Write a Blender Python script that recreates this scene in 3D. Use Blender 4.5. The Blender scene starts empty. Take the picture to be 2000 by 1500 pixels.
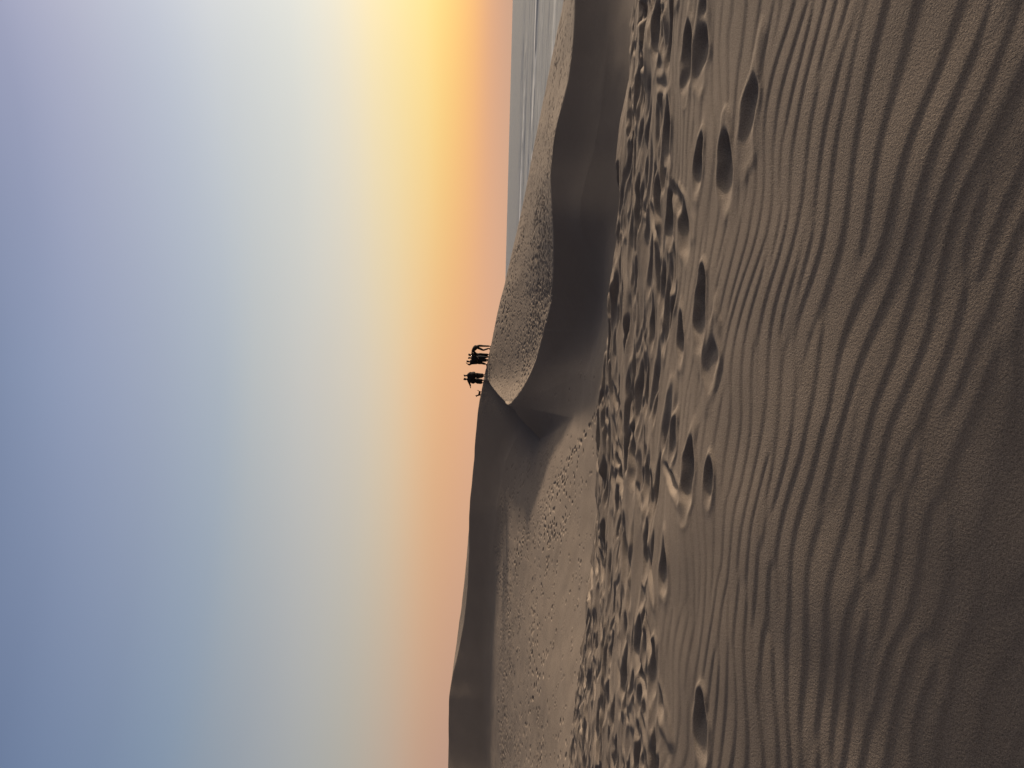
import bpy, math, random
import numpy as np
from mathutils import Vector, Matrix

random.seed(7)
rng = np.random.default_rng(11)
S = bpy.context.scene
COL = S.collection
EYE = 1.25                      # eye height above the flat sand of the near crest
F_PX = 1500.0                   # focal length in pixels of the 2000 px picture
ROLL, PITCH = math.radians(1.5), math.atan2(18.5, F_PX)

# ------------------------------------------------------------------ camera
cu = Vector((math.cos(ROLL), 0, math.sin(ROLL)))            # the view's right
fw = Vector((0, 1, 0))
cd = Vector((math.sin(ROLL), 0, -math.cos(ROLL)))           # the view's down
fw2 = fw * math.cos(PITCH) + cd * math.sin(PITCH)
cd2 = cd * math.cos(PITCH) - fw * math.sin(PITCH)
cam = bpy.data.cameras.new("camera")
cam.sensor_fit = 'HORIZONTAL'
cam.sensor_width = 36.0
cam.lens = 36.0 * F_PX / 2000.0
cam.clip_start, cam.clip_end = 0.05, 120000.0
camo = bpy.data.objects.new("camera", cam)
COL.objects.link(camo)
M = Matrix.Identity(4)          # the phone was held on its side: picture right = down, picture up = right
for i in range(3):
    M[i][0], M[i][1], M[i][2] = cd2[i], cu[i], -fw2[i]
M[2][3] = EYE
camo.matrix_world = M
S.camera = camo

# ------------------------------------------------------------------ light
SUN_AZ, SUN_EL = math.radians(69), math.radians(10.0)
SUN_STRENGTH = 3.9
EXPOSURE = 1.0
GLOW = 11.0
S.view_settings.view_transform = 'Standard'
S.view_settings.look = 'None'
S.view_settings.exposure = EXPOSURE
S.view_settings.gamma = 1
S.view_settings.use_curve_mapping = False

sun = bpy.data.lights.new("sun", 'SUN')
sun.energy = SUN_STRENGTH
sun.angle = math.radians(3.0)
sun.color = (1.0, 0.80, 0.60)
suno = bpy.data.objects.new("sun", sun)
COL.objects.link(suno)
sd = Vector((math.sin(SUN_AZ) * math.cos(SUN_EL), math.cos(SUN_AZ) * math.cos(SUN_EL), math.sin(SUN_EL)))
suno.rotation_euler = (-sd).to_track_quat('-Z', 'Y').to_euler()
suno.location = (40, 20, 30)


def lin(c):
    return tuple(((x / 255) / 12.92 if x / 255 <= 0.04045 else ((x / 255 + 0.055) / 1.055) ** 2.4) for x in c)


world = bpy.data.worlds.new("World")
S.world = world
world.use_nodes = True
wt = world.node_tree
wt.nodes.clear()


def wn(t, **k):
    n = wt.nodes.new(t)
    for a, b in k.items():
        setattr(n, a, b)
    return n


def wmath(op, a, b=None):
    n = wn('ShaderNodeMath', operation=op)
    for i, v in enumerate((a, b)):
        if v is None:
            continue
        if isinstance(v, (int, float)):
            n.inputs[i].default_value = v
        else:
            wt.links.new(v, n.inputs[i])
    return n.outputs[0]


tc = wn('ShaderNodeTexCoord')
sep = wn('ShaderNodeSeparateXYZ')
wt.links.new(tc.outputs['Generated'], sep.inputs[0])
elev = wmath('MULTIPLY', wmath('ARCSINE', sep.outputs[2]), 180 / math.pi)
# 0..1 over -2..60 degrees
efac = wn('ShaderNodeMapRange', clamp=True)
efac.inputs['From Min'].default_value, efac.inputs['From Max'].default_value = -2, 60
wt.links.new(elev, efac.inputs['Value'])
# angle round the horizon from the sun
az = wmath('ARCTAN2', sep.outputs[0], sep.outputs[1])
daz = wmath('SUBTRACT', az, SUN_AZ)
daz = wmath('MULTIPLY', wmath('ARCCOSINE', wmath('COSINE', daz)), 180 / math.pi)


def sky_ramp(stops):
    r = wn('ShaderNodeValToRGB')
    r.color_ramp.interpolation = 'B_SPLINE'
    el = r.color_ramp.elements
    while len(el) > 1:
        el.remove(el[0])
    for i, (e, c) in enumerate(stops):
        p = (e + 2) / 62
        x = el[0] if i == 0 else el.new(p)
        x.position = p
        x.color = (*lin(c), 1)
    wt.links.new(efac.outputs[0], r.inputs[0])
    return r.outputs[0]


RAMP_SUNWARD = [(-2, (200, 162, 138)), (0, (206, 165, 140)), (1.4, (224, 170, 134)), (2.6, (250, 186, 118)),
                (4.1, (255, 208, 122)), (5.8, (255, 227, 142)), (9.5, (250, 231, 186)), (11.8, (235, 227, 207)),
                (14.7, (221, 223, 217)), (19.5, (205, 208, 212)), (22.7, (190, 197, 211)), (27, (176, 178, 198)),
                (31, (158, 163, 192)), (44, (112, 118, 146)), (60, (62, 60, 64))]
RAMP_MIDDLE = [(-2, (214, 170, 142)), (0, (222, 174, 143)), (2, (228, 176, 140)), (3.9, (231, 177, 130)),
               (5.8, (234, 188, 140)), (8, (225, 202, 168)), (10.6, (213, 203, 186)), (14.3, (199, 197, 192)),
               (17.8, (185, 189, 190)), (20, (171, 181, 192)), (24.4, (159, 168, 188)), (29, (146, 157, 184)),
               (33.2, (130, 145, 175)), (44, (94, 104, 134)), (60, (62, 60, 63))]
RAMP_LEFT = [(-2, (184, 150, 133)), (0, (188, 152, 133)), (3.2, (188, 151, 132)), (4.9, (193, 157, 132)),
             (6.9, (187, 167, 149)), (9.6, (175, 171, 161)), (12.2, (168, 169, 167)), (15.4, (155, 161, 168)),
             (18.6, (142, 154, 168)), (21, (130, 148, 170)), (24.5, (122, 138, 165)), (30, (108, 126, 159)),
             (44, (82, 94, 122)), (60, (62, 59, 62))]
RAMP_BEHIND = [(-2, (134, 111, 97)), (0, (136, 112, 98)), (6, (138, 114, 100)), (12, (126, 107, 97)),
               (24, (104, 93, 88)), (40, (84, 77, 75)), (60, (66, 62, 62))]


def mixfac(lo, hi):
    m = wn('ShaderNodeMapRange', clamp=True, interpolation_type='LINEAR')
    m.inputs['From Min'].default_value, m.inputs['From Max'].default_value = lo, hi
    wt.links.new(daz, m.inputs['Value'])
    return m.outputs[0]


def mixcol(f, a, b):
    m = wn('ShaderNodeMix', data_type='RGBA')
    wt.links.new(f, m.inputs['Factor'])
    wt.links.new(a, m.inputs[6])
    wt.links.new(b, m.inputs[7])
    return m.outputs[2]


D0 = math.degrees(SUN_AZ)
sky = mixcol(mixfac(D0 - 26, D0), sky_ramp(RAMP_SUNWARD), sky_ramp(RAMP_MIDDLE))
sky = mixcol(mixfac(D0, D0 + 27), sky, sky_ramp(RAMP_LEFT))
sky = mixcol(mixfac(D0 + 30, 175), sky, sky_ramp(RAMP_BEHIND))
# faint uneven veils in the haze
nmap = wn('ShaderNodeMapping')
nmap.inputs['Scale'].default_value = (1.2, 1.2, 7.0)
wt.links.new(tc.outputs['Generated'], nmap.inputs[0])
nz = wn('ShaderNodeTexNoise')
nz.inputs['Scale'].default_value = 1.6
nz.inputs['Detail'].default_value = 3
wt.links.new(nmap.outputs[0], nz.inputs[0])
veil = wn('ShaderNodeMapRange')
veil.inputs['From Min'].default_value, veil.inputs['From Max'].default_value = 0.3, 0.7
veil.inputs['To Min'].default_value, veil.inputs['To Max'].default_value = 0.99, 1.01
wt.links.new(nz.outputs[0], veil.inputs['Value'])
vm = wn('ShaderNodeVectorMath', operation='SCALE')
wt.links.new(sky, vm.inputs[0])
wt.links.new(veil.outputs[0], vm.inputs['Scale'])
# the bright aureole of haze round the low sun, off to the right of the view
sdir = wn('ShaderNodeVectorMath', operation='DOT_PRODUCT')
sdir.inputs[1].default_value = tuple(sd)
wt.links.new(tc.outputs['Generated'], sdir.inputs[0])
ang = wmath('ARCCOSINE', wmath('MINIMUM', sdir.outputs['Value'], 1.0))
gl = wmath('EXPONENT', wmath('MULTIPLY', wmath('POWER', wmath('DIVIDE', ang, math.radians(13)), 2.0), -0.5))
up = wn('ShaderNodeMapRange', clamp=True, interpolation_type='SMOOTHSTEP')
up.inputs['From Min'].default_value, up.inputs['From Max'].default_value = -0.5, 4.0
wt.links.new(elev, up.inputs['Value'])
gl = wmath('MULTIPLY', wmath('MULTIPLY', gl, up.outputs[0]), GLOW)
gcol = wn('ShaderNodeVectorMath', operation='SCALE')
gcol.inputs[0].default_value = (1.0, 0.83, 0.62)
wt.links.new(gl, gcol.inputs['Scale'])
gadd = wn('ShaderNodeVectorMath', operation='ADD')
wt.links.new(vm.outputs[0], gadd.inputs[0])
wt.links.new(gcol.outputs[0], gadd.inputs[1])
nishita = wn('ShaderNodeTexSky', sky_type='NISHITA', sun_disc=False)
nishita.sun_elevation, nishita.sun_rotation = SUN_EL, SUN_AZ
nishita.dust_density = 3.0
bg1, bg2, add, wo = wn('ShaderNodeBackground'), wn('ShaderNodeBackground'), wn('ShaderNodeAddShader'), wn('ShaderNodeOutputWorld')
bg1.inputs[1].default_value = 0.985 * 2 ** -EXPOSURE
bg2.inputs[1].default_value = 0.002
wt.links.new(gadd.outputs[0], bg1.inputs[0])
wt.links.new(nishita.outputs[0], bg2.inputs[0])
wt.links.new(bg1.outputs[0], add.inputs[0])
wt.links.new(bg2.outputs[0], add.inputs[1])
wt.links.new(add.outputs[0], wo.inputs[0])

S.render.engine = 'CYCLES'
S.cycles.max_bounces = 4
S.cycles.diffuse_bounces = 2
S.cycles.glossy_bounces = 2


# ------------------------------------------------------------------ materials
def new_mat(name):
    m = bpy.data.materials.new(name)
    m.use_nodes = True
    t = m.node_tree
    return m, t, t.nodes['Principled BSDF']


def sand_mat():
    m, t, p = new_mat('sand')
    N, L = t.nodes.new, t.links.new
    geo = N('ShaderNodeNewGeometry')
    big = N('ShaderNodeTexNoise'); big.inputs['Scale'].default_value = 0.35; big.inputs['Detail'].default_value = 4
    mid = N('ShaderNodeTexNoise'); mid.inputs['Scale'].default_value = 6.0; mid.inputs['Detail'].default_value = 5
    fine = N('ShaderNodeTexNoise'); fine.inputs['Scale'].default_value = 260.0; fine.inputs['Detail'].default_value = 3
    grain = N('ShaderNodeTexVoronoi'); grain.inputs['Scale'].default_value = 330.0
    for n in (big, mid, fine, grain):
        L(geo.outputs['Position'], n.inputs['Vector'])
    r = N('ShaderNodeValToRGB')
    r.color_ramp.elements[0].position, r.color_ramp.elements[1].position = 0.3, 0.7
    r.color_ramp.elements[0].color = (0.166, 0.137, 0.112, 1)
    r.color_ramp.elements[1].color = (0.190, 0.158, 0.131, 1)
    s = N('ShaderNodeMath'); s.operation = 'ADD'
    L(big.outputs[0], s.inputs[0]); L(mid.outputs[0], s.inputs[1])
    h = N('ShaderNodeMath'); h.operation = 'MULTIPLY'; h.inputs[1].default_value = 0.5
    L(s.outputs[0], h.inputs[0]); L(h.outputs[0], r.inputs[0])
    # single grains: mostly buff, some pale quartz, some dark
    g = N('ShaderNodeValToRGB')
    ge = g.color_ramp.elements
    ge[0].position, ge[0].color = 0.0, (0.45, 0.45, 0.45, 1)
    ge[1].position, ge[1].color = 1.0, (1.6, 1.55, 1.45, 1)
    e = ge.new(0.18); e.color = (0.88, 0.88, 0.88, 1)
    e = ge.new(0.82); e.color = (1.12, 1.11, 1.1, 1)
    sx = N('ShaderNodeSeparateColor'); L(grain.outputs['Color'], sx.inputs[0]); L(sx.outputs[0], g.inputs[0])
    mx = N('ShaderNodeMix'); mx.data_type = 'RGBA'; mx.blend_type = 'MULTIPLY'; mx.inputs['Factor'].default_value = 0.8
    L(r.outputs[0], mx.inputs[6]); L(g.outputs[0], mx.inputs[7]); L(mx.outputs[2], p.inputs['Base Color'])
    crumb = N('ShaderNodeTexNoise'); crumb.inputs['Scale'].default_value = 95.0; crumb.inputs['Detail'].default_value = 4
    L(geo.outputs['Position'], crumb.inputs['Vector'])
    hs = N('ShaderNodeMath'); hs.operation = 'MULTIPLY_ADD'; hs.inputs[1].default_value = 1.6
    L(crumb.outputs[0], hs.inputs[0]); L(fine.outputs[0], hs.inputs[2])
    b = N('ShaderNodeBump'); b.inputs['Strength'].default_value = 0.5; b.inputs['Distance'].default_value = 0.005
    L(hs.outputs[0], b.inputs['Height']); L(b.outputs[0], p.inputs['Normal'])
    p.inputs['Roughness'].default_value = 0.95
    p.inputs['Specular IOR Level'].default_value = 0.1
    return m


def water_mat():
    m, t, p = new_mat('sea_water')
    N, L = t.nodes.new, t.links.new
    at = N('ShaderNodeAttribute'); at.attribute_name = 'foam'
    geo = N('ShaderNodeNewGeometry')
    n1 = N('ShaderNodeTexNoise'); n1.inputs['Scale'].default_value = 0.22; n1.inputs['Detail'].default_value = 6
    mp = N('ShaderNodeMapping'); mp.inputs['Rotation'].default_value = (0, 0, math.radians(25)); mp.inputs['Scale'].default_value = (0.35, 1.0, 1)
    L(geo.outputs['Position'], mp.inputs[0]); L(mp.outputs[0], n1.inputs[0])
    mx = N('ShaderNodeMix'); mx.data_type = 'RGBA'
    L(at.outputs['Fac'], mx.inputs['Factor'])
    mx.inputs[6].default_value = (0.20, 0.205, 0.21, 1)
    mx.inputs[7].default_value = (0.8, 0.79, 0.77, 1)
    L(mx.outputs[2], p.inputs['Base Color'])
    b = N('ShaderNodeBump'); b.inputs['Strength'].default_value = 0.9; b.inputs['Distance'].default_value = 1.2
    L(n1.outputs[0], b.inputs['Height']); L(b.outputs[0], p.inputs['Normal'])
    p.inputs['Roughness'].default_value = 0.5
    p.inputs['IOR'].default_value = 1.33
    return m


def cloth(name, col, rough=0.9):
    m, t, p = new_mat(name)
    n = t.nodes.new('ShaderNodeTexNoise'); n.inputs['Scale'].default_value = 18
    r = t.nodes.new('ShaderNodeValToRGB')
    r.color_ramp.elements[0].color = (*[c * 0.75 for c in col], 1)
    r.color_ramp.elements[1].color = (*[c * 1.25 for c in col], 1)
    t.links.new(n.outputs[0], r.inputs[0]); t.links.new(r.outputs[0], p.inputs['Base Color'])
    p.inputs['Roughness'].default_value = rough
    p.inputs['Specular IOR Level'].default_value = 0.15
    return m


MSAND, MWATER = sand_mat(), water_mat()


# ------------------------------------------------------------------ numeric helpers
def direction(px, py):
    """picture pixel -> (azimuth, rise per metre of horizontal distance)"""
    u, v = 1500.0 - py - 750.0, px - 1000.0
    d = [F_PX * fw2[i] + u * cu[i] + v * cd2[i] for i in range(3)]
    return math.atan2(d[0], d[1]), d[2] / math.hypot(d[0], d[1])


def smax(a, b, k):
    h = np.clip(0.5 + 0.5 * (a - b) / k, 0, 1)
    return b + (a - b) * h + k * h * (1 - h)


def smin(a, b, k):
    return -smax(-a, -b, k)


def gblur(a, s):
    n = int(s * 3) + 1
    k = np.exp(-0.5 * (np.arange(-n, n + 1) / s) ** 2); k /= k.sum()
    return np.convolve(np.pad(a, n, mode='edge'), k, mode='valid')


def spectral(nx, ny, dx, f0, f1, beta, seed, stretch=1.0):
    """isotropic noise with power between the frequencies f0..f1 (1/m), unit variance"""
    g = np.random.default_rng(seed).standard_normal((ny, nx))
    G = np.fft.rfft2(g)
    kx = np.fft.rfftfreq(nx, dx)[None]; ky = np.fft.fftfreq(ny, dx)[:, None]
    k = np.hypot(kx * stretch + ky * 0.35 * (stretch > 1), ky)
    w = np.where((k > f0) & (k < f1), np.maximum(k, 1e-6) ** (-beta), 0)
    o = np.fft.irfft2(G * w, s=(ny, nx))
    return o / o.std()


class Field:
    """regular height grid with bilinear look-up, 0 outside"""
    def __init__(s, x0, x1, y0, y1, d):
        s.x0, s.y0, s.d = x0, y0, d
        s.nx, s.ny = int((x1 - x0) / d), int((y1 - y0) / d)
        s.h = np.zeros((s.ny, s.nx))
        s.X = x0 + d * np.arange(s.nx)[None]; s.Y = y0 + d * np.arange(s.ny)[:, None]

    def get(s, x, y, a=None):
        a = s.h if a is None else a
        fx = (x - s.x0) / s.d; fy = (y - s.y0) / s.d
        ok = (fx > 0) & (fy > 0) & (fx < s.nx - 2) & (fy < s.ny - 2)
        fx = np.clip(fx, 0, s.nx - 2.001); fy = np.clip(fy, 0, s.ny - 2.001)
        i = fx.astype(np.int32); j = fy.astype(np.int32); fx = fx - i; fy = fy - j
        r = (a[j, i] * (1 - fx) + a[j, i + 1] * fx) * (1 - fy) + (a[j + 1, i] * (1 - fx) + a[j + 1, i + 1] * fx) * fy
        return np.where(ok, r, 0)

    def window(s, x, y, R):
        i0, i1 = max(0, int((x - R - s.x0) / s.d)), min(s.nx, int((x + R - s.x0) / s.d) + 2)
        j0, j1 = max(0, int((y - R - s.y0) / s.d)), min(s.ny, int((y + R - s.y0) / s.d) + 2)
        if i1 - i0 < 3 or j1 - j0 < 3:
            return None
        return slice(j0, j1), slice(i0, i1)

    def pit(s, x, y, ang, L, W, depth, rim, wob=None, edge=0.45, push=0.0, ramp=0.0):
        """press one hole: half-length L, half-width W; replaces what was there"""
        w = s.window(x, y, max(L, W) * 2.0)
        if w is None:
            return
        dx = s.X[:, w[1]] - x; dy = s.Y[w[0]] - y
        a = dx * math.cos(ang) + dy * math.sin(ang); b = -dx * math.sin(ang) + dy * math.cos(ang)
        q = (np.abs(a / L) ** 1.6 + np.abs(b / (W * (1 - 0.2 * np.clip(a / L, -1, 1)))) ** 1.8) ** (1 / 1.7)
        if wob is not None:
            q = q + 0.11 * wob[w]
        t = np.clip((1.0 - q) / edge, 0, 1); t = t * t * (3 - 2 * t)
        keep = 1 - np.clip((1.12 - q) / 0.3, 0, 1)
        rimh = rim * np.exp(-((q - 1.1) / 0.2) ** 2) * (1 - push * np.clip(a / L, -1, 1))
        fl = np.clip((a / L + 1) / 2, 0, 1)
        s.h[w] = s.h[w] * keep - depth * (1 - ramp + ramp * fl ** 0.8) * t + rimh


# ------------------------------------------------------------------ the lie of the land, as crest and foot lines round the viewpoint
PY = np.arange(-700, 2201, 4.0)           # along the horizon
HZ = np.array([direction(985, p)[0] for p in PY])


def line(tab, s=5):
    xs, vs = zip(*tab)
    v = gblur(np.interp(PY, xs, vs), s)
    return v, np.array([direction(v[i], PY[i])[1] for i in range(len(PY))])


def dist(tab, s=12):
    xs, vs = zip(*tab)
    return gblur(np.interp(PY, xs, vs), s)


vF, sF = line([(-700, 1275), (-200, 1240), (0, 1230), (200, 1223), (300, 1219), (440, 1207), (600, 1192), (700, 1181), (800, 1171),
               (900, 1162), (1000, 1156), (1100, 1149), (1200, 1139), (1300, 1127), (1400, 1118), (1500, 1112), (2200, 1060)], 8)
vB, sB = line([(-700, 1240), (0, 1205), (100, 1200), (200, 1190), (300, 1172), (370, 1150), (420, 1140), (460, 1152), (500, 1163),
               (560, 1174), (620, 1172), (680, 1150), (740, 1108), (800, 1056), (850, 1020), (900, 997), (980, 979), (1084, 968),
               (1154, 962), (1223, 957), (1275, 955), (1340, 955), (1430, 956), (1500, 957), (2200, 960)], 5)
vC, sC = line([(-700, 1140), (0, 1122), (100, 1118), (150, 1110), (200, 1098), (250, 1086), (300, 1080), (340, 1075), (400, 1077),
               (450, 1080), (520, 1080), (580, 1078), (620, 1068), (660, 1058), (700, 1047), (740, 1030), (780, 1006), (797, 995),
               (850, 1050), (900, 1100), (960, 1160), (1100, 1300), (2200, 1700)], 2.2)
vD, sD = line([(-700, 1140), (-200, 1116), (0, 1095), (100, 1068), (200, 1052), (300, 1035), (400, 1018), (500, 996), (540, 987), (600, 973),
               (640, 965), (700, 953), (745, 944), (800, 933), (900, 925), (1000, 916), (1084, 916), (1154, 914), (1206, 908),
               (1258, 898), (1310, 886), (1362, 877), (1431, 876), (1500, 875), (2200, 850)], 3)
vE, sE = line([(-700, 1180), (0, 1130), (540, 1010), (745, 960), (900, 940), (1000, 919), (1084, 911.5), (1154, 904), (1206, 897.5),
               (1258, 890.5), (1310, 884), (1362, 879), (1500, 885), (2200, 890)], 3)
rF = EYE / -sF
rD = dist([(-700, 74), (0, 72), (300, 70.5), (540, 69.3), (700, 70.6), (745, 72), (800, 73), (900, 75), (1000, 77), (1100, 79), (1190, 81.5), (1350, 88.8),
           (1500, 92), (2200, 98)], 6)
zD = EYE + sD * rD
FACE = dist([(-700, .46), (700, .46), (2200, .43)])
rBl = rD * (FACE - sD) / (FACE - sB)                     # foot of the far face on the left
rBr = dist([(-700, 47), (0, 40.0), (200, 39.5), (280, 40.3), (350, 41.6), (450, 42.1), (560, 43.2), (700, 47), (760, 52), (800, 57), (2200, 60)])
wl = np.clip((PY - 720) / 80, 0, 1); wl = wl * wl * (3 - 2 * wl)
rBr = gblur(rBr, 12)
rB = rBr * (1 - wl) + rBl * wl
rG = dist([(-700, 41), (0, 36.3), (560, 36.5), (750, 37), (1500, 36), (2200, 34)])
zB = EYE + sB * rB
zG = EYE + (sF - 0.006) * rG
tip = 797.0
rCr = rBr + (sC - sB) * rBr / (0.46 - sC)
iC = int(np.argmin(abs(PY - 730)))
rC = np.interp(PY, np.append(PY[:iC], [tip, 850, 900, 2200]), np.append(rCr[:iC], [58.5, 57.5, 56.5, 54]))
rC = gblur(rC, 3)
zC = EYE + sC * rC
IC = np.where(PY > 640, gblur(zC - 0.46 * rC, 9), zC - 0.46 * rC)      # the near slip face, rounded round the tip
rU = np.interp(PY, np.append(PY[PY < 741], [745, tip, 2200]), np.append(rD[PY < 741], [71.3, float(np.interp(tip, PY, rC)), 50]))
rU = np.where(PY > tip, rC, rU)
vU = np.interp(PY, np.append(PY[PY < 741], [745, tip]), np.append(vD[PY < 741], [949, 995]))
vU = np.where(PY > tip, vC, vU)
rU = np.where(PY < tip - 10, gblur(rU, 4), rU)
vU = np.where(PY < tip - 10, gblur(vU, 4), vU)
sU = np.array([direction(vU[i], PY[i])[1] for i in range(len(PY))])
zU = EYE + sU * rU
rE = rD + np.interp(PY, [-700, 600, 1000, 1084, 1310, 1400, 2200], [10, 9, 6, 5, 5, 7, 9])
zE = EYE + sE * rE


SOFT = gblur(np.interp(-HZ, [math.radians(v) for v in (-20, -13, -7.5, -4, 1, 5, 9, 20)], [1.3, 1.6, 0.3, 1.2, 2.8, 2.6, 1.3, 0.7]), 22)
POW = gblur(np.interp(-HZ, [math.radians(v) for v in (-8, -3, 2, 6, 11, 20)], [1.2, 1.6, 1.9, 1.5, 1.15, 1.05]), 28)
ORDER = np.argsort(HZ)


def col(a, azi):
    return np.interp(azi, HZ[ORDER], a[ORDER])


def base_height(azi, r):
    """broad terrain; azi and r broadcast together"""
    x, y = r * np.sin(azi), r * np.cos(azi)
    c = lambda a: col(a, azi)
    rF_, rB_, rC_, rD_ = c(rF), c(rB), c(rC), c(rD)
    s = y * 0.96 + x * 0.20
    q = np.maximum(0, 5.5 - s)
    fore = -np.where(q < 4.1, 0.053 * q * q, 0.053 * 4.1 ** 2 + 0.053 * 8.2 * (q - 4.1))
    fore = fore + 0.03 * np.sin(1.1 * x + 0.7 * y) * np.clip((s - 3) / 3, 0, 1)
    z = smin(fore, -0.62 * (r - rF_) + 0.02, 0.10)
    gs = (c(zB) - c(zG)) / (rB_ - c(rG))
    pw = c(POW)
    ta = np.clip((r - c(rG)) / (rB_ - c(rG)), 0, 1)
    apron = np.where(r < c(rG), c(zG) + 0.04 * (r - c(rG)), c(zG) + (c(zB) - c(zG)) * ta ** pw)
    apron = np.where(r > rB_, c(zB) + np.minimum(gs, 0.03) * (r - rB_), apron)
    apron = np.maximum(apron, c(zG) - 4 + 0 * r)
    soft = c(SOFT)
    rU_ = c(rU)
    span = np.maximum(rU_ - rC_, 0.6)
    tq = np.clip((r - rC_) / span, 0, 3)
    top1 = c(zC) + (c(zU) - c(zC)) * np.where(tq < 1, tq ** 1.25, 1 + 1.25 * (tq - 1)) + 0.02 * np.minimum(r - rC_, 0)
    near = smin(c(IC) + 0.46 * r, top1, 0.08)
    left = azi < math.atan((750 - 745) / F_PX)
    near = np.where(left & (r > rU_), np.minimum(near, c(zU) - 0.28 * (r - rU_)), near)
    z2 = smax(apron, near, np.minimum(soft, np.maximum(0.12, 0.8 * (np.minimum(top1, c(zC)) - apron))))
    face = c(zD) + c(FACE) * (r - rD_)
    z2 = np.where(left, smax(z2, face, np.minimum(soft, 1.6) * np.clip((math.atan((750 - 745) / F_PX) - azi) / 0.03, 0.02, 1)), z2)
    es = (c(zE) - c(zD)) / (c(rE) - rD_)
    topD = c(zD) + es * (r - rD_)
    z2 = smin(z2, topD, 0.06)
    back = c(zE) - 0.13 * (r - c(rE))
    z2 = smin(z2, back, 0.25)
    z2 = np.maximum(z2, -11.5)
    return smax(z, z2, 0.3), rF_, rB_, rC_, rD_


# ------------------------------------------------------------------ near sand: ripples and trodden holes, 1 cm grid
NF = Field(-9, 9, 0.4, 15.0, 0.01)
gx, gy = NF.X, NF.Y
nx, ny = NF.nx, NF.ny
warp = spectral(nx, ny, 0.01, 0.05, 1.0, 1.6, 3)
warp2 = spectral(nx, ny, 0.01, 0.05, 1.2, 1.5, 4)
kx = np.fft.fftfreq(nx, 0.01)[None]; ky = np.fft.fftfreq(ny, 0.01)[:, None]
G = np.fft.fft2(np.random.default_rng(21).standard_normal((ny, nx)))


def ripple_field(wavelength, deg, bw, aw):
    k = np.hypot(kx, ky); th = np.arctan2(ky, kx)
    t0 = math.radians(deg)
    d = np.angle(np.exp(1j * (th - t0)))
    w = np.exp(-0.5 * ((k * wavelength - 1) / bw) ** 2) * np.exp(-0.5 * (d / math.radians(aw)) ** 2)
    return np.fft.ifft2(G * w)


NR = Field(-9, 9, 0.4, 15.0, 0.01)
wx = gx + 0.17 * warp + 0 * gy
wy = gy + 0.14 * warp2 + 0 * gx
tt = np.linspace(-math.pi, math.pi, 721)
f = (tt + math.pi) / (2 * math.pi)
saw = np.where(f < 0.20, f / 0.20, 1 - ((f - 0.20) / 0.80) ** 1.5)         # steep face towards the viewpoint, long back away from it
kk = np.exp(-0.5 * (np.arange(-60, 61) / 18.0) ** 2); kk /= kk.sum()
saw = np.convolve(np.concatenate([saw[:-1]] * 3), kk, mode='same')[720:1441] - 0.5


def ripples(wavelength, deg, bw, aw):
    rip = ripple_field(wavelength, deg, bw, aw)
    re = NR.get(wx, wy, rip.real); im = NR.get(wx, wy, rip.imag)
    ph = np.arctan2(im, re); amp = np.hypot(re, im); amp = amp / amp.mean()
    return np.interp(ph, tt, saw) * np.clip(amp * 1.6, 0, 1) ** 0.6


nearw = np.clip((3.1 - (gy * 0.95 + gx * 0.3) + 0.25 * warp2) / 1.0, 0, 1)
ripple = ripples(0.137, 72, 0.22, 7.5) * (1 - nearw) + 1.05 * ripples(0.195, 65, 0.26, 13.0) * nearw
patch = spectral(nx, ny, 0.01, 0.05, 0.6, 1.5, 9)
size = 0.0057 * np.clip(1 + 0.38 * patch, .25, 1.9)
fade = 0.38 + 0.62 * np.clip((gy + 0.3 * gx - 1.8) / 1.6, 0, 1)
NF.h = ripple * size * fade
NF.h += 0.005 * spectral(nx, ny, 0.01, 0.2, 1.6, 1.4, 14)
del ripple, patch, size, nearw, wx, wy
wob = spectral(nx, ny, 0.01, 1.0, 6, 1.3, 31)

gaz = np.arctan2(gx + 0 * gy, gy + 0 * gx)
edge_d = np.interp(gaz, HZ[ORDER], rF[ORDER]) - np.hypot(gx, gy)     # metres inside the crest edge
trod = np.clip((np.hypot(gx, gy) - 5.4 + 0.4 * warp) / 1.6, 0, 1)
NF.h *= 1 - 0.12 * trod
lump = spectral(nx, ny, 0.01, 1.2, 8, 1.2, 41, 3.2)
lump2 = spectral(nx, ny, 0.01, 0.5, 3, 1.2, 42, 2.6)
NF.h += trod * (0.003 * np.clip(lump, -1.6, 2.2) + 0.012 * lump2)
NF.h += np.clip((2.3 - edge_d) / 2.0, 0, 1) * (0.006 * np.abs(lump) + 0.014 * lump2)


def ground_at(px, py):
    a, s = direction(px, py)
    r = EYE / -s
    return r * math.sin(a), r * math.cos(a)


ring = np.random.default_rng(5)
edge_at = lambda x, y: float(np.interp(math.atan2(x, y), HZ[ORDER], rF[ORDER]) - math.hypot(x, y))
n = 0
while n < 880:
    x, y = ring.uniform(-8.5, 7.5), ring.uniform(4.5, 14.5)
    e = edge_at(x, y)
    if e < -0.1:
        continue
    if ring.uniform() > min(max((math.hypot(x, y) - 5.2) / 1.5, 0), 1) ** 1.5:
        continue
    ang = math.radians(ring.choice([-20, -4, -30, 8, 170, 60]) + ring.normal(0, 14))
    k = ring.uniform(0.55, 1.3)
    NF.pit(x, y, ang, 0.36 * k, ring.uniform(.075, .125) * k, k * ring.uniform(0.04, 0.08), ring.uniform(0.002, 0.008), wob, ring.uniform(0.55, 0.95), ring.uniform(0, .8), 0.85)
    n += 1
kr = np.exp(-2 * np.pi ** 2 * ((0.022 * kx) ** 2 + (0.010 * ky) ** 2))
sm = np.fft.ifft2(np.fft.fft2(NF.h) * kr).real             # loose sand slumps: no hard edges left
wsm = np.clip((np.hypot(gx, gy) - 5.0) / 1.0, 0, 1)
NF.h = NF.h * (1 - wsm) + sm * wsm
del sm, wsm, kr
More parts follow.
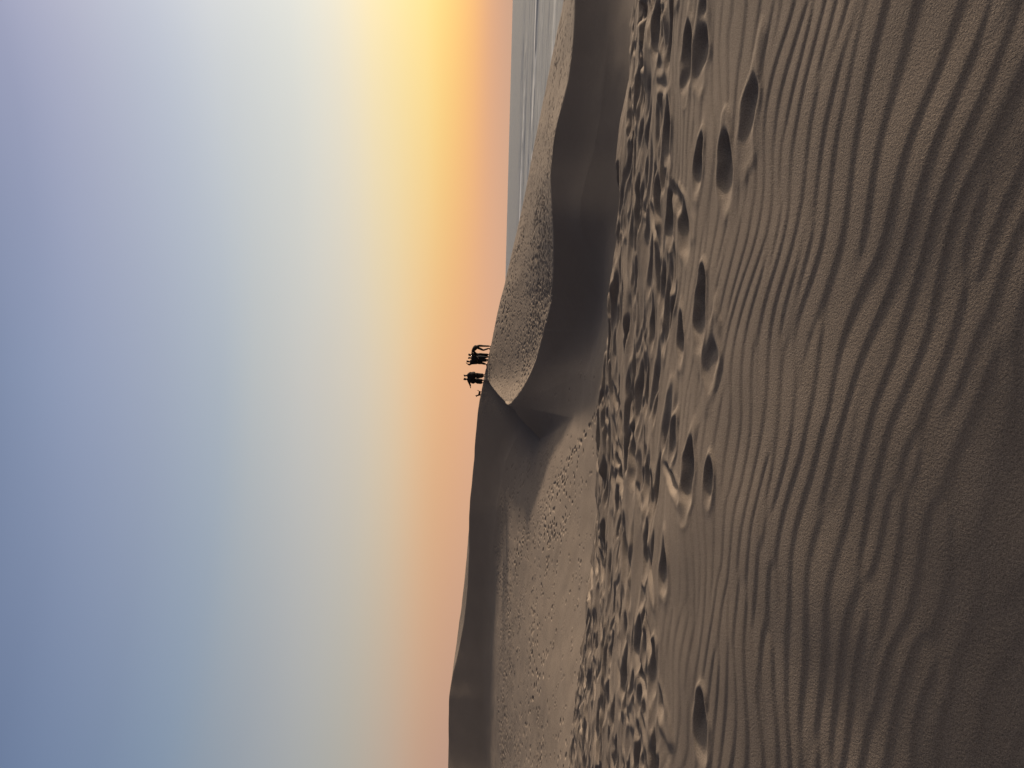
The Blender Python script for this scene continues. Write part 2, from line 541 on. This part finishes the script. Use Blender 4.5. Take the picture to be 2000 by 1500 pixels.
# the holes one can tell apart, nearest the eye
for (px, py, L, W, dep) in [(1343, 110, .25, .15, .10), (1366, 95, .30, .17, .105), (1434, 225, .26, .13, .055), (1399, 335, .25, .13, .085),
                            (1358, 320, .20, .12, .075), (1330, 450, .28, .14, .095), (1306, 425, .22, .12, .08), (1358, 610, .27, .13, .10),
                            (1374, 700, .26, .13, .05), (1323, 672, .22, .12, .085), (1338, 935, .26, .14, .10), (1368, 950, .16, .09, .05),
                            (1310, 870, .20, .11, .05), (1232, 905, .40, .22, .11), (1298, 1120, .26, .13, .07), (1262, 1080, .3, .16, .09),
                            (1346, 1420, .24, .12, .085), (1280, 1320, .24, .14, .07), (1250, 1270, .30, .17, .09), (1268, 640, .24, .14, .09),
                            (1290, 560, .24, .13, .07), (1305, 260, .26, .13, .08), (1290, 60, .3, .16, .09), (1270, 980, .26, .14, .08)]:
    x, y = ground_at(px, py)
    NF.pit(x, y, math.radians(-6 + ring.normal(0, 9)), L * 1.12, W, dep * 0.8, 0.008, wob, 0.6, -0.6, 0.95)
del lump, lump2, trod, edge_d, gaz, warp, warp2, wob

# ------------------------------------------------------------------ far sand: small trodden holes, 5 cm grid
FF = Field(-50, 50, 30, 94, 0.05)
fwob = spectral(FF.nx, FF.ny, 0.05, 0.4, 5, 1.2, 51)
clump = spectral(FF.nx, FF.ny, 0.05, 0.03, 0.5, 1.2, 52)
FF.h += 0.02 * spectral(FF.nx, FF.ny, 0.05, 0.06, 0.8, 1.6, 53)


def far_pit(x, y, k=1.0, dep=0.07):
    FF.pit(x, y, ring.uniform(0, 6.28), 0.24 * k, 0.16 * k, dep, 0.001, fwob, 0.9)


def clump_at(x, y):
    i, j = int((x + 50) / .05), int((y - 30) / .05)
    return clump[min(max(j, 0), FF.ny - 1), min(max(i, 0), FF.nx - 1)]


def zones(azi, r):
    return [float(col(a, azi)) for a in (rB, rC, rU, rD)]


n = 0
while n < 3000:                                    # the lit top of the right-hand ridge
    azi, r = ring.uniform(-0.04, 0.50), ring.uniform(40, 74)
    b, c_, u_, d_ = zones(azi, r)
    if r < c_ + 0.1 or r > d_ + 1:
        continue
    x, y = r * math.sin(azi), r * math.cos(azi)
    dens = float(np.interp(azi, [-.04, .1, .22, .32, .5], [1, 1, .75, .3, .12]))
    if ring.uniform() > dens * (0.6 + 0.4 * (clump_at(x, y) > -0.25)):
        continue
    far_pit(x, y, ring.uniform(.5, .95), ring.uniform(.03, .065)); n += 1
n = 0
while n < 2800:                                    # the bowl and the apron on the left
    azi, r = ring.uniform(-0.60, 0.05), ring.uniform(34, 72)
    b, c_, u_, d_ = zones(azi, r)
    if r > b - 0.5:
        continue
    x, y = r * math.sin(azi), r * math.cos(azi)
    t = (b - r) / (b - 34)
    dens = float(np.interp(t, [0, .1, .55, .8, 1], [.7, 1, .7, .12, .08])) * float(np.interp(azi, [-.6, -.12, -.05, .02], [1, 1, .3, .05]))
    if ring.uniform() > dens * (0.3 + 0.7 * (clump_at(x, y) > -0.1)):
        continue
    far_pit(x, y, ring.uniform(.42, .85), ring.uniform(.025, .055)); n += 1


def far_xy(px, py):
    a, s = direction(px, py)
    rr = np.arange(30, 80, .05)
    zz = base_height(np.full_like(rr, a), rr)[0]
    hit = np.nonzero(EYE + s * rr <= zz)[0]
    r = rr[hit[0]] if len(hit) else 60
    return r * math.sin(a), r * math.cos(a)


def trail(pts, step=0.62, gap=0.16):
    P = [far_xy(*p) for p in pts]
    k = 0
    for (ax, ay), (bx, by) in zip(P, P[1:]):
        L = math.hypot(bx - ax, by - ay)
        m = max(1, int(L / step))
        for i in range(m):
            t = i / m
            s = gap if k % 2 else -gap
            x = ax + (bx - ax) * t - (by - ay) / L * s + ring.normal(0, .05)
            y = ay + (by - ay) * t + (bx - ax) / L * s + ring.normal(0, .05)
            far_pit(x, y, 0.85, 0.08); k += 1


trail([(1176, 790), (1140, 850), (1108, 900), (1090, 945), (1060, 980)])
trail([(1172, 795), (1146, 845), (1118, 890), (1100, 930), (1108, 985)])
trail([(1140, 1075), (1118, 1130), (1100, 1200)])
trail([(1085, 1240), (1062, 1290), (1045, 1345), (1030, 1410), (1012, 1480)])
trail([(1105, 1390), (1090, 1430), (1078, 1490)])
trail([(1118, 985), (1100, 1040), (1085, 1120), (1075, 1230)])
del fwob, clump


def height(azi, r):
    z, rF_, rB_, rC_, rD_ = base_height(azi, r)
    x, y = r * np.sin(azi), r * np.cos(azi)
    m = 1 - np.clip((r - rF_ - 0.35) / 0.5, 0, 1)
    z = z + NF.get(x, y) * m * np.clip((r - 0.5) / 0.4, 0, 1)
    g = (base_height(azi, r + 0.3)[0] - base_height(azi, np.maximum(r - 0.3, 0.01))[0]) / 0.6
    slip = np.clip((g - 0.24) / 0.1, 0, 1)
    z = z + FF.get(x, y) * np.clip((r - 30) / 2, 0, 1) * (1 - np.clip((r - 90) / 2, 0, 1)) * (1 - 0.65 * slip)
    return z


# ------------------------------------------------------------------ ground sheet
def grid_mesh(name, X, Y, Z, mat, attr=None):
    nr, nc = X.shape
    me = bpy.data.meshes.new(name)
    co = np.stack([X, Y, Z], -1).reshape(-1, 3).astype(np.float32)
    idx = np.arange(nr * nc, dtype=np.int32).reshape(nr, nc)
    q = np.stack([idx[:-1, :-1], idx[:-1, 1:], idx[1:, 1:], idx[1:, :-1]], -1).reshape(-1, 4)[:, ::-1]
    me.vertices.add(len(co)); me.vertices.foreach_set('co', co.ravel())
    me.loops.add(q.size); me.loops.foreach_set('vertex_index', np.ascontiguousarray(q).ravel())
    me.polygons.add(len(q))
    me.polygons.foreach_set('loop_start', np.arange(0, q.size, 4, dtype=np.int32))
    me.polygons.foreach_set('use_smooth', np.ones(len(q), dtype=bool))
    if attr is not None:
        a = me.attributes.new('foam', 'FLOAT', 'POINT')
        a.data.foreach_set('value', attr.ravel().astype(np.float32))
    me.update(calc_edges=True)
    me.materials.append(mat)
    o = bpy.data.objects.new(name, me)
    COL.objects.link(o)
    return o


def seg(*parts):
    out = []
    for a, b, d in parts:
        out.append(np.arange(a, b - 1e-6, d))
    return np.concatenate(out)


deg = seg((-180, -75, 7), (-75, -42, .25), (-42, -29, .1), (-29, 29, .052), (29, 42, .1), (42, 75, .25), (75, 180, 7))
deg = np.append(deg, 180.0)
AZ = np.radians(deg)
R1 = np.concatenate([[0.0], seg((.25, 1.6, .05), (1.6, 3.4, .0085), (3.4, 5, .012), (5, 7, .016), (7, 13.6, .025), (13.6, 17, .25), (17, 24.01, 1))])
R2 = seg((24, 33, .5), (33, 40, .07), (40, 70, .05), (70, 94, .1), (94, 106, .3), (106, 130, 2), (130, 300, 10))
for nm, R in (('sand_dune', R1), ('sand_ridge', R2)):
    A2, RR = np.meshgrid(AZ, R)
    Z = height(A2, RR)
    far = np.clip((RR - 112) / 40, 0, 1)
    Z = Z * (1 - far) + np.minimum(Z, -11.4) * far
    o = grid_mesh(nm, RR * np.sin(A2), RR * np.cos(A2), Z, MSAND)
    o['kind'] = 'structure'
    del A2, RR, Z

# ------------------------------------------------------------------ sea
SEA = -10.0
degs = seg((-40, 62, .16))
Rs = np.concatenate([seg((90, 160, 5), (160, 900, 2.2)), np.geomspace(900, 60000, 70)])
A2, RR = np.meshgrid(np.radians(degs), Rs)
X, Y = RR * np.sin(A2), RR * np.cos(A2)
along = X * 0.907 - Y * 0.42
off = X * 0.42 + Y * 0.907
nzs = np.random.default_rng(77)


def wavy(a, base, n=7, seed=0):
    g = np.random.default_rng(seed)
    o = np.zeros_like(a)
    for i in range(n):
        w = base * 1.9 ** i
        o += np.sin(a * w + g.uniform(0, 6.28)) / 1.45 ** i
    return o


Z = np.zeros_like(X); foam = np.zeros_like(X)
for i, (s0, hgt, fo) in enumerate([(196, .30, .45), (226, .4, .35), (262, .35, .25), (300, .6, .15), (330, .8, .3), (372, 1.6, 1.3), (398, .5, 1.0), (430, .7, .25), (490, .9, .2),
                                   (560, .8, .1), (640, 1.2, 1.1), (740, .9, .1), (850, .9, .1)]):
    c0 = s0 + 5 * wavy(along, 0.006, 6, 100 + i)
    d = off - c0
    w = 7 + 0.008 * s0
    prof = np.where(d < 0, np.exp(-(d / (w * .45)) ** 2), np.exp(-(d / (w * 1.3)) ** 2))
    var = np.clip(0.6 + 0.3 * wavy(along, 0.012, 4, 200 + i), 0.1, 1.3)
    Z += hgt * prof * var
    br = np.clip(0.3 + 0.5 * wavy(along, 0.016, 6, 300 + i) + 0.35 * wavy(along + 0.7 * off, 0.11, 4, 400 + i), 0, 1)
    fp = np.where(d < 0, np.exp(-(d / (w * .5)) ** 2), np.exp(-(d / (w * .9)) ** 2))
    foam = np.maximum(foam, fo * fp * br)
fade = 1 - np.clip((RR - 850) / 50, 0, 1)
Z *= fade; foam *= fade
Z += SEA
sea = grid_mesh('sea', X, Y, Z, MWATER, foam)
sea['kind'] = 'structure'
del X, Y, Z, RR, A2, foam


# ------------------------------------------------------------------ people
MBLACK = cloth('black_cloth', (0.012, 0.011, 0.012))
MDENIM = cloth('dark_denim', (0.014, 0.015, 0.02))
MGREY = cloth('charcoal_cloth', (0.018, 0.016, 0.015))
MSKIN = cloth('skin', (0.055, 0.032, 0.022), 0.6)
MHAIR = cloth('dark_hair', (0.008, 0.006, 0.005), 0.6)
MSHOE = cloth('dark_shoe', (0.012, 0.010, 0.009), 0.7)
MFUR = cloth('dark_fur', (0.015, 0.010, 0.008))


def skin_obj(name, verts, edges, radii, mat, parent, root=0, sub=1, fat=1.28):
    me = bpy.data.meshes.new(name)
    me.from_pydata([Vector(v) for v in verts], edges, [])
    o = bpy.data.objects.new(name, me)
    COL.objects.link(o)
    sk = o.modifiers.new('skin', 'SKIN')
    sk.use_smooth_shade = True
    for i, r in enumerate(radii):
        rr = r if isinstance(r, tuple) else (r, r)
        me.skin_vertices[0].data[i].radius = (rr[0] * fat, rr[1] * fat)
        me.skin_vertices[0].data[i].use_root = (i == root)
    ss = o.modifiers.new('sub', 'SUBSURF'); ss.levels = sub; ss.render_levels = sub
    me.materials.append(mat)
    if parent is not None:
        o.parent = parent
    return o


class Rig:
    def __init__(s):
        s.v, s.e, s.r = [], [], []

    def add(s, p, r, link=None):
        s.v.append(tuple(p)); s.r.append(r)
        i = len(s.v) - 1
        if link is not None:
            s.e.append((link, i))
        return i

    def chain(s, pts, rad, link=None):
        out = []
        for p, r in zip(pts, rad):
            link = s.add(p, r, link); out.append(link)
        return out


def toward(a, b, t):
    return tuple(a[i] + (b[i] - a[i]) * t for i in range(3))


def hand(rig, elbow, wrist, link, curl=0.35):
    """palm, four unequal fingers and a thumb that leaves the side of the palm"""
    d = (Vector(wrist) - Vector(elbow)).normalized()
    side = d.cross(Vector((0, 1, 0)))
    side = side.normalized() if side.length > 0.2 else Vector((1, 0, 0))
    nrm = d.cross(side).normalized()
    w = Vector(wrist)
    palm = rig.add(w + d * 0.075, (0.034, 0.016), link)
    for k, (o, L) in enumerate([(-0.028, .066), (-0.010, .076), (0.010, .071), (0.028, .056)]):
        base = w + d * 0.088 + side * o
        p1 = base + d * L * .5 + nrm * L * curl * .25
        p2 = p1 + d * L * .5 * (1 - curl * .4) + nrm * L * curl * .5
        rig.chain([base, p1, p2], [.0095, .0085, .007], palm)
    t0 = w + d * 0.035 - side * 0.030
    rig.chain([t0, t0 + d * .03 - side * .022, t0 + d * .058 - side * .028 + nrm * .01], [.012, .010, .008], palm)


def person(label, u0, back, J, jacket, trousers, hair='short', girth=1.0, group=None, legw=1.0):
    """J: joint -> (u, v[, depth]) read off the picture; placed on the ridge crest as a real figure"""
    azi = direction(950, 1500 - u0)[0]
    r0 = float(col(rD, azi)) + back
    ax, ay = math.sin(azi), math.cos(azi)
    ex, ey = math.cos(azi), -math.sin(azi)                 # to the view's right
    bx, by = r0 * ax, r0 * ay
    bz = float(height(np.array([azi]), np.array([r0]))[0])
    root = bpy.data.objects.new('person', None)
    root.empty_display_size = 0.3
    COL.objects.link(root)
    root.matrix_world = Matrix(((ex, ax, 0, bx), (ey, ay, 0, by), (0, 0, 1, bz), (0, 0, 0, 1)))
    root['label'], root['category'] = label, 'person'
    if group:
        root['group'] = group

    def P(k):
        q = J[k]
        dep = q[2] if len(q) > 2 else 0.0
        a, s = direction(q[1], 1500 - q[0])
        r = r0 + dep
        return Vector((r * math.sin(a - azi), r * math.cos(a - azi) - r0, EYE + s * r - bz))

    def ground(p):
        wx, wy = bx + ex * p[0] + ax * p[1], by + ey * p[0] + ay * p[1]
        return float(height(np.array([math.atan2(wx, wy)]), np.array([math.hypot(wx, wy)]))[0]) - bz

    hip, chest, neck, head = P('hip'), P('chest'), P('neck'), P('head')
    limbs = {}
    for s_ in 'LR':
        an = P('an' + s_)
        if not J.get('lift' + s_):
            an.z = ground(an) + 0.085
        limbs[s_] = dict(sh=P('sh' + s_), el=P('el' + s_), wr=P('wr' + s_), kn=P('kn' + s_), an=an)
        dx = J.get('toe' + s_, (0.05, -0.2))
        limbs[s_]['toe'] = an + Vector((dx[0], dx[1], -0.055))
    b = Rig()
    ih = b.add(hip, (.125 * girth, .10), None)
    iw = b.add(toward(hip, chest, .5), (.115 * girth, .09), ih)
    ic = b.add(chest, (.14 * girth, .10), iw)
    ik = b.add(neck, .052, ic)
    up = (head - neck).normalized()
    i1 = b.add(head - up * .05, .068, ik)
    i2 = b.add(head + up * .03, .088, i1)
    b.add(head + up * .10, .066, i2)
    f = Vector(J.get('face', (0, -1, 0))).normalized()
    sd_ = up.cross(f).normalized()
    b.chain([head - up * .01 + f * .085, head - up * .02 + f * .112], [.016, .012], i2)          # nose
    b.chain([head - up * .062 + f * .07], [.022], i1)                                              # chin and mouth
    for sg in (-1, 1):
        b.chain([head + sd_ * sg * .092 - up * .005], [.018], i2)                                  # ears
    for s_ in 'LR':
        l = limbs[s_]
        o = b.chain([l['sh'], toward(l['sh'], l['el'], .5), l['el'], toward(l['el'], l['wr'], .4), l['wr']],
                    [.058, .05, .042, .04, .028], ic)
        hand(b, l['el'], l['wr'], o[-1])
        th = hip + (l['kn'] - hip) * .18 + Vector((.07 if l['kn'].x > hip.x else -.07, 0, -.04))
        o = b.chain([th, toward(th, l['kn'], .5), l['kn'], toward(l['kn'], l['an'], .35), l['an'], l['toe']],
                    [.088, .078, .058, .056, .04, .03], ih)
        l['th'] = th
    skin_obj('body', b.v, b.e, b.r, MSKIN, root)
    g = Rig()
    jh = g.add(hip + (hip - chest) * .22, (.15 * girth, .15 * girth), None)
    jw = g.add(toward(hip, chest, .5), (.15 * girth, .15 * girth), jh)
    jc = g.add(chest, (.165 * girth, .165 * girth), jw)
    g.add(toward(chest, neck, .75), .085, jc)
    for s_ in 'LR':
        l = limbs[s_]
        g.chain([l['sh'], toward(l['sh'], l['el'], .5), l['el'], toward(l['el'], l['wr'], .5), toward(l['el'], l['wr'], .95)],
                [.085, .072, .062, .056, .046], jc)
    skin_obj('jacket', g.v, g.e, g.r, jacket, root, fat=1.45)
    g = Rig()
    th = g.add(hip + (chest - hip) * .15, (.15 * girth, .12), None)
    g.add(hip + (chest - hip) * .4, (.12 * girth, .10), th)
    for s_ in 'LR':
        l = limbs[s_]
        g.chain([l['th'], toward(l['th'], l['kn'], .5), l['kn'], toward(l['kn'], l['an'], .5), toward(l['kn'], l['an'], .94)],
                [k * legw for k in (.105, .097, .08, .074, .066)], th)
    skin_obj('trousers', g.v, g.e, g.r, trousers, root, fat=1.5)
    for s_ in 'LR':
        l = limbs[s_]
        d = (l['toe'] - l['an']); d.z = 0; d = d.normalized()
        g = Rig()
        base = l['an'] + Vector((0, 0, -.04))
        g.chain([base - d * .05, base + d * .06, base + d * .17 + Vector((0, 0, -.012))], [(.046, .05), (.05, .045), (.042, .03)])
        skin_obj('shoe', g.v, g.e, g.r, MSHOE, root)
    g = Rig()
    if hair == 'long':
        g.chain([head + up * .085 - f * .01, head + up * .045 - f * .04, head - up * .06 - f * .06, head - up * .17 - f * .06],
                [.082, .094, .075, .045])
    else:
        g.chain([head + up * .095, head + up * .055 - f * .022, head - up * .035 - f * .045], [.072, .093, .06])
    skin_obj('hair', g.v, g.e, g.r, MHAIR, root, fat=1.4)
    return root


person('person bending forward at the hips with head down, beside the huddle of three', 822, 0.35,
       dict(hip=(823.3, 931), chest=(816.5, 923.2), neck=(811.5, 921.8), head=(807.2, 923.2, .25), face=(-.5, 0, -.85),
            shR=(815.8, 923.5, -.17), elR=(811, 928, -.2), wrR=(807.5, 932.5, -.15), shL=(815.5, 923.5, .17), elL=(810.5, 928, .25), wrL=(806.5, 932, .3),
            knR=(824.3, 943.5, .08), anR=(824.0, 955, .12), knL=(816.0, 944, -.12), anL=(820.0, 954, -.15),
            toeR=(-.17, -.02), toeL=(-.18, -.05)), MBLACK, MGREY, 'short', 1.1, 'people gathered on the dune crest', .8)
person('person in dark clothes beside the bending figure, half hidden in the huddle of three', 806.5, 0.55,
       dict(hip=(806.2, 934, .25), chest=(806, 924.5, .25), neck=(806.2, 920, .25), head=(806.6, 916.8, .25), face=(-.6, -.7, -.1),
            shR=(809.2, 922.3, .2), elR=(809.6, 927.5, .1), wrR=(806.5, 931.5, 0), shL=(803.2, 922.3, .3), elL=(802.2, 928, .2), wrL=(804.5, 932, .1),
            knR=(807.8, 943, .2), anR=(807.6, 953, .25), knL=(804.2, 943, .3), anL=(803.8, 952, .3)), MGREY, MBLACK, 'long', 1.12,
       'people gathered on the dune crest')
person('slim person standing in the middle of the huddle of three on the crest', 801, 0.25,
       dict(hip=(800.8, 933.5), chest=(800.5, 924), neck=(800.8, 920), head=(801.2, 916.6), face=(.5, -.8, 0),
            shR=(803.6, 922, .05), elR=(804.6, 927.5, -.1), wrR=(802.6, 932, -.2), shL=(797.6, 922, .05), elL=(797, 927.5, -.1), wrL=(798.6, 932, -.2),
            knR=(802.4, 942.5), anR=(802.0, 952, .05), knL=(798.2, 942, .02), anL=(797.6, 951)), MBLACK, MDENIM, 'short', 1.15,
       'people gathered on the dune crest')
person('tall person in the huddle of three raising one hand to the head, elbow out', 793, 0.45,
       dict(hip=(793.2, 933, .2), chest=(793.2, 922.5, .2), neck=(793.6, 917.6, .2), head=(794, 913.4, .2), face=(-.5, -.8, 0),
            shR=(796.6, 920, .25), elR=(797.4, 926, .1), wrR=(795.6, 930.5, 0), shL=(790, 919.8, .2), elL=(787.2, 916.6, .15), wrL=(789.8, 912.6, .1),
            knR=(795.4, 941.5, .2), anR=(795.4, 950, .2), knL=(791, 940.8, .15), anL=(788.5, 948, .1), toeL=(-.19, -.05)),
       MBLACK, MBLACK, 'short', 1.15, 'people gathered on the dune crest')
person('broad person in a bulky dark jacket with one elbow bent out, next to one companion', 766, 0.3,
       dict(hip=(766.2, 928), chest=(767, 917.5), neck=(766.6, 912), head=(766.2, 907.9), face=(-.9, -.3, 0),
            shR=(770, 914.5, .05), elR=(772.6, 919.5, -.05), wrR=(768, 924, -.2), shL=(763.4, 914.5, -.05), elL=(761.5, 919.5, -.15), wrL=(764.5, 922, -.25),
            knR=(767.8, 936, .02), anR=(767.8, 945, .05), knL=(764.6, 936, -.05), anL=(764.8, 945)), MBLACK, MBLACK, 'short', 2.0,
       'people gathered on the dune crest', 1.45)
person('person with one arm stretched out sideways above the small dark dog', 757.5, 0.45,
       dict(hip=(756.4, 927.5, .15), chest=(758, 917, .15), neck=(759.4, 911.6, .15), head=(760.4, 907.6, .15), face=(.9, -.3, 0),
            shR=(761, 914, .2), elR=(763, 919.5, .25), wrR=(765, 922, .3), shL=(754.6, 915.4, .1), elL=(748.6, 918.2, .05), wrL=(744.6, 918.9, 0),
            knR=(757.2, 936, .15), anR=(757.2, 944, .15), knL=(753.4, 935.5, .2), anL=(752.2, 943, .2)), MGREY, MBLACK, 'long', 1.65,
       'people gathered on the dune crest', 1.4)

# ------------------------------------------------------------------ dog, standing just over the crest
azi = direction(940, 768.5)[0]
r0 = float(col(rD, azi)) + 0.9
bz = float(height(np.array([azi]), np.array([r0]))[0])
dog = bpy.data.objects.new('dog', None)
COL.objects.link(dog)
dog.matrix_world = Matrix(((math.cos(azi), math.sin(azi), 0, r0 * math.sin(azi)), (-math.sin(azi), math.cos(azi), 0, r0 * math.cos(azi)), (0, 0, 1, bz), (0, 0, 0, 1)))
dog['label'], dog['category'] = 'small dark dog with head and tail raised, partly hidden behind the crest', 'dog'
g = Rig()
h0 = EYE + direction(937.2, 768.5)[1] * r0 - bz                  # height of the trunk
h0 = min(max(h0, 0.24), 0.42)
hipd = g.add((.15, 0, h0), (.075, .085))
mid = g.add((0.0, 0, h0 - .005), (.07, .08), hipd)
chd = g.add((-.14, 0, h0 - .01), (.085, .10), mid)
nk = g.chain([(-.19, -.01, h0 + .12), (-.215, -.01, h0 + .24)], [.055, .05], chd)
hd = g.chain([(-.235, -.01, h0 + .29), (-.295, -.02, h0 + .275), (-.345, -.02, h0 + .262)], [.058, .036, .024], nk[-1])
for sgn in (-1, 1):
    g.chain([(-.21, sgn * .035 - .01, h0 + .345), (-.20, sgn * .045 - .01, h0 + .385)], [.022, .010], hd[0])
    g.chain([(-.15, sgn * .06, h0 - .08), (-.145, sgn * .06, h0 * .45), (-.15, sgn * .06, .03), (-.185, sgn * .06, .015)], [.042, .026, .020, .02], chd)
    g.chain([(.16, sgn * .06, h0 - .06), (.125, sgn * .06, h0 * .55), (.19, sgn * .06, h0 * .32), (.175, sgn * .06, .03), (.145, sgn * .06, .015)],
            [.055, .036, .022, .018, .02], hipd)
g.chain([(.225, 0, h0 + .04), (.27, 0, h0 + .11), (.30, .01, h0 + .19), (.295, .01, h0 + .25)], [.028, .022, .018, .010], hipd)
skin_obj('body', g.v, g.e, g.r, MFUR, dog)
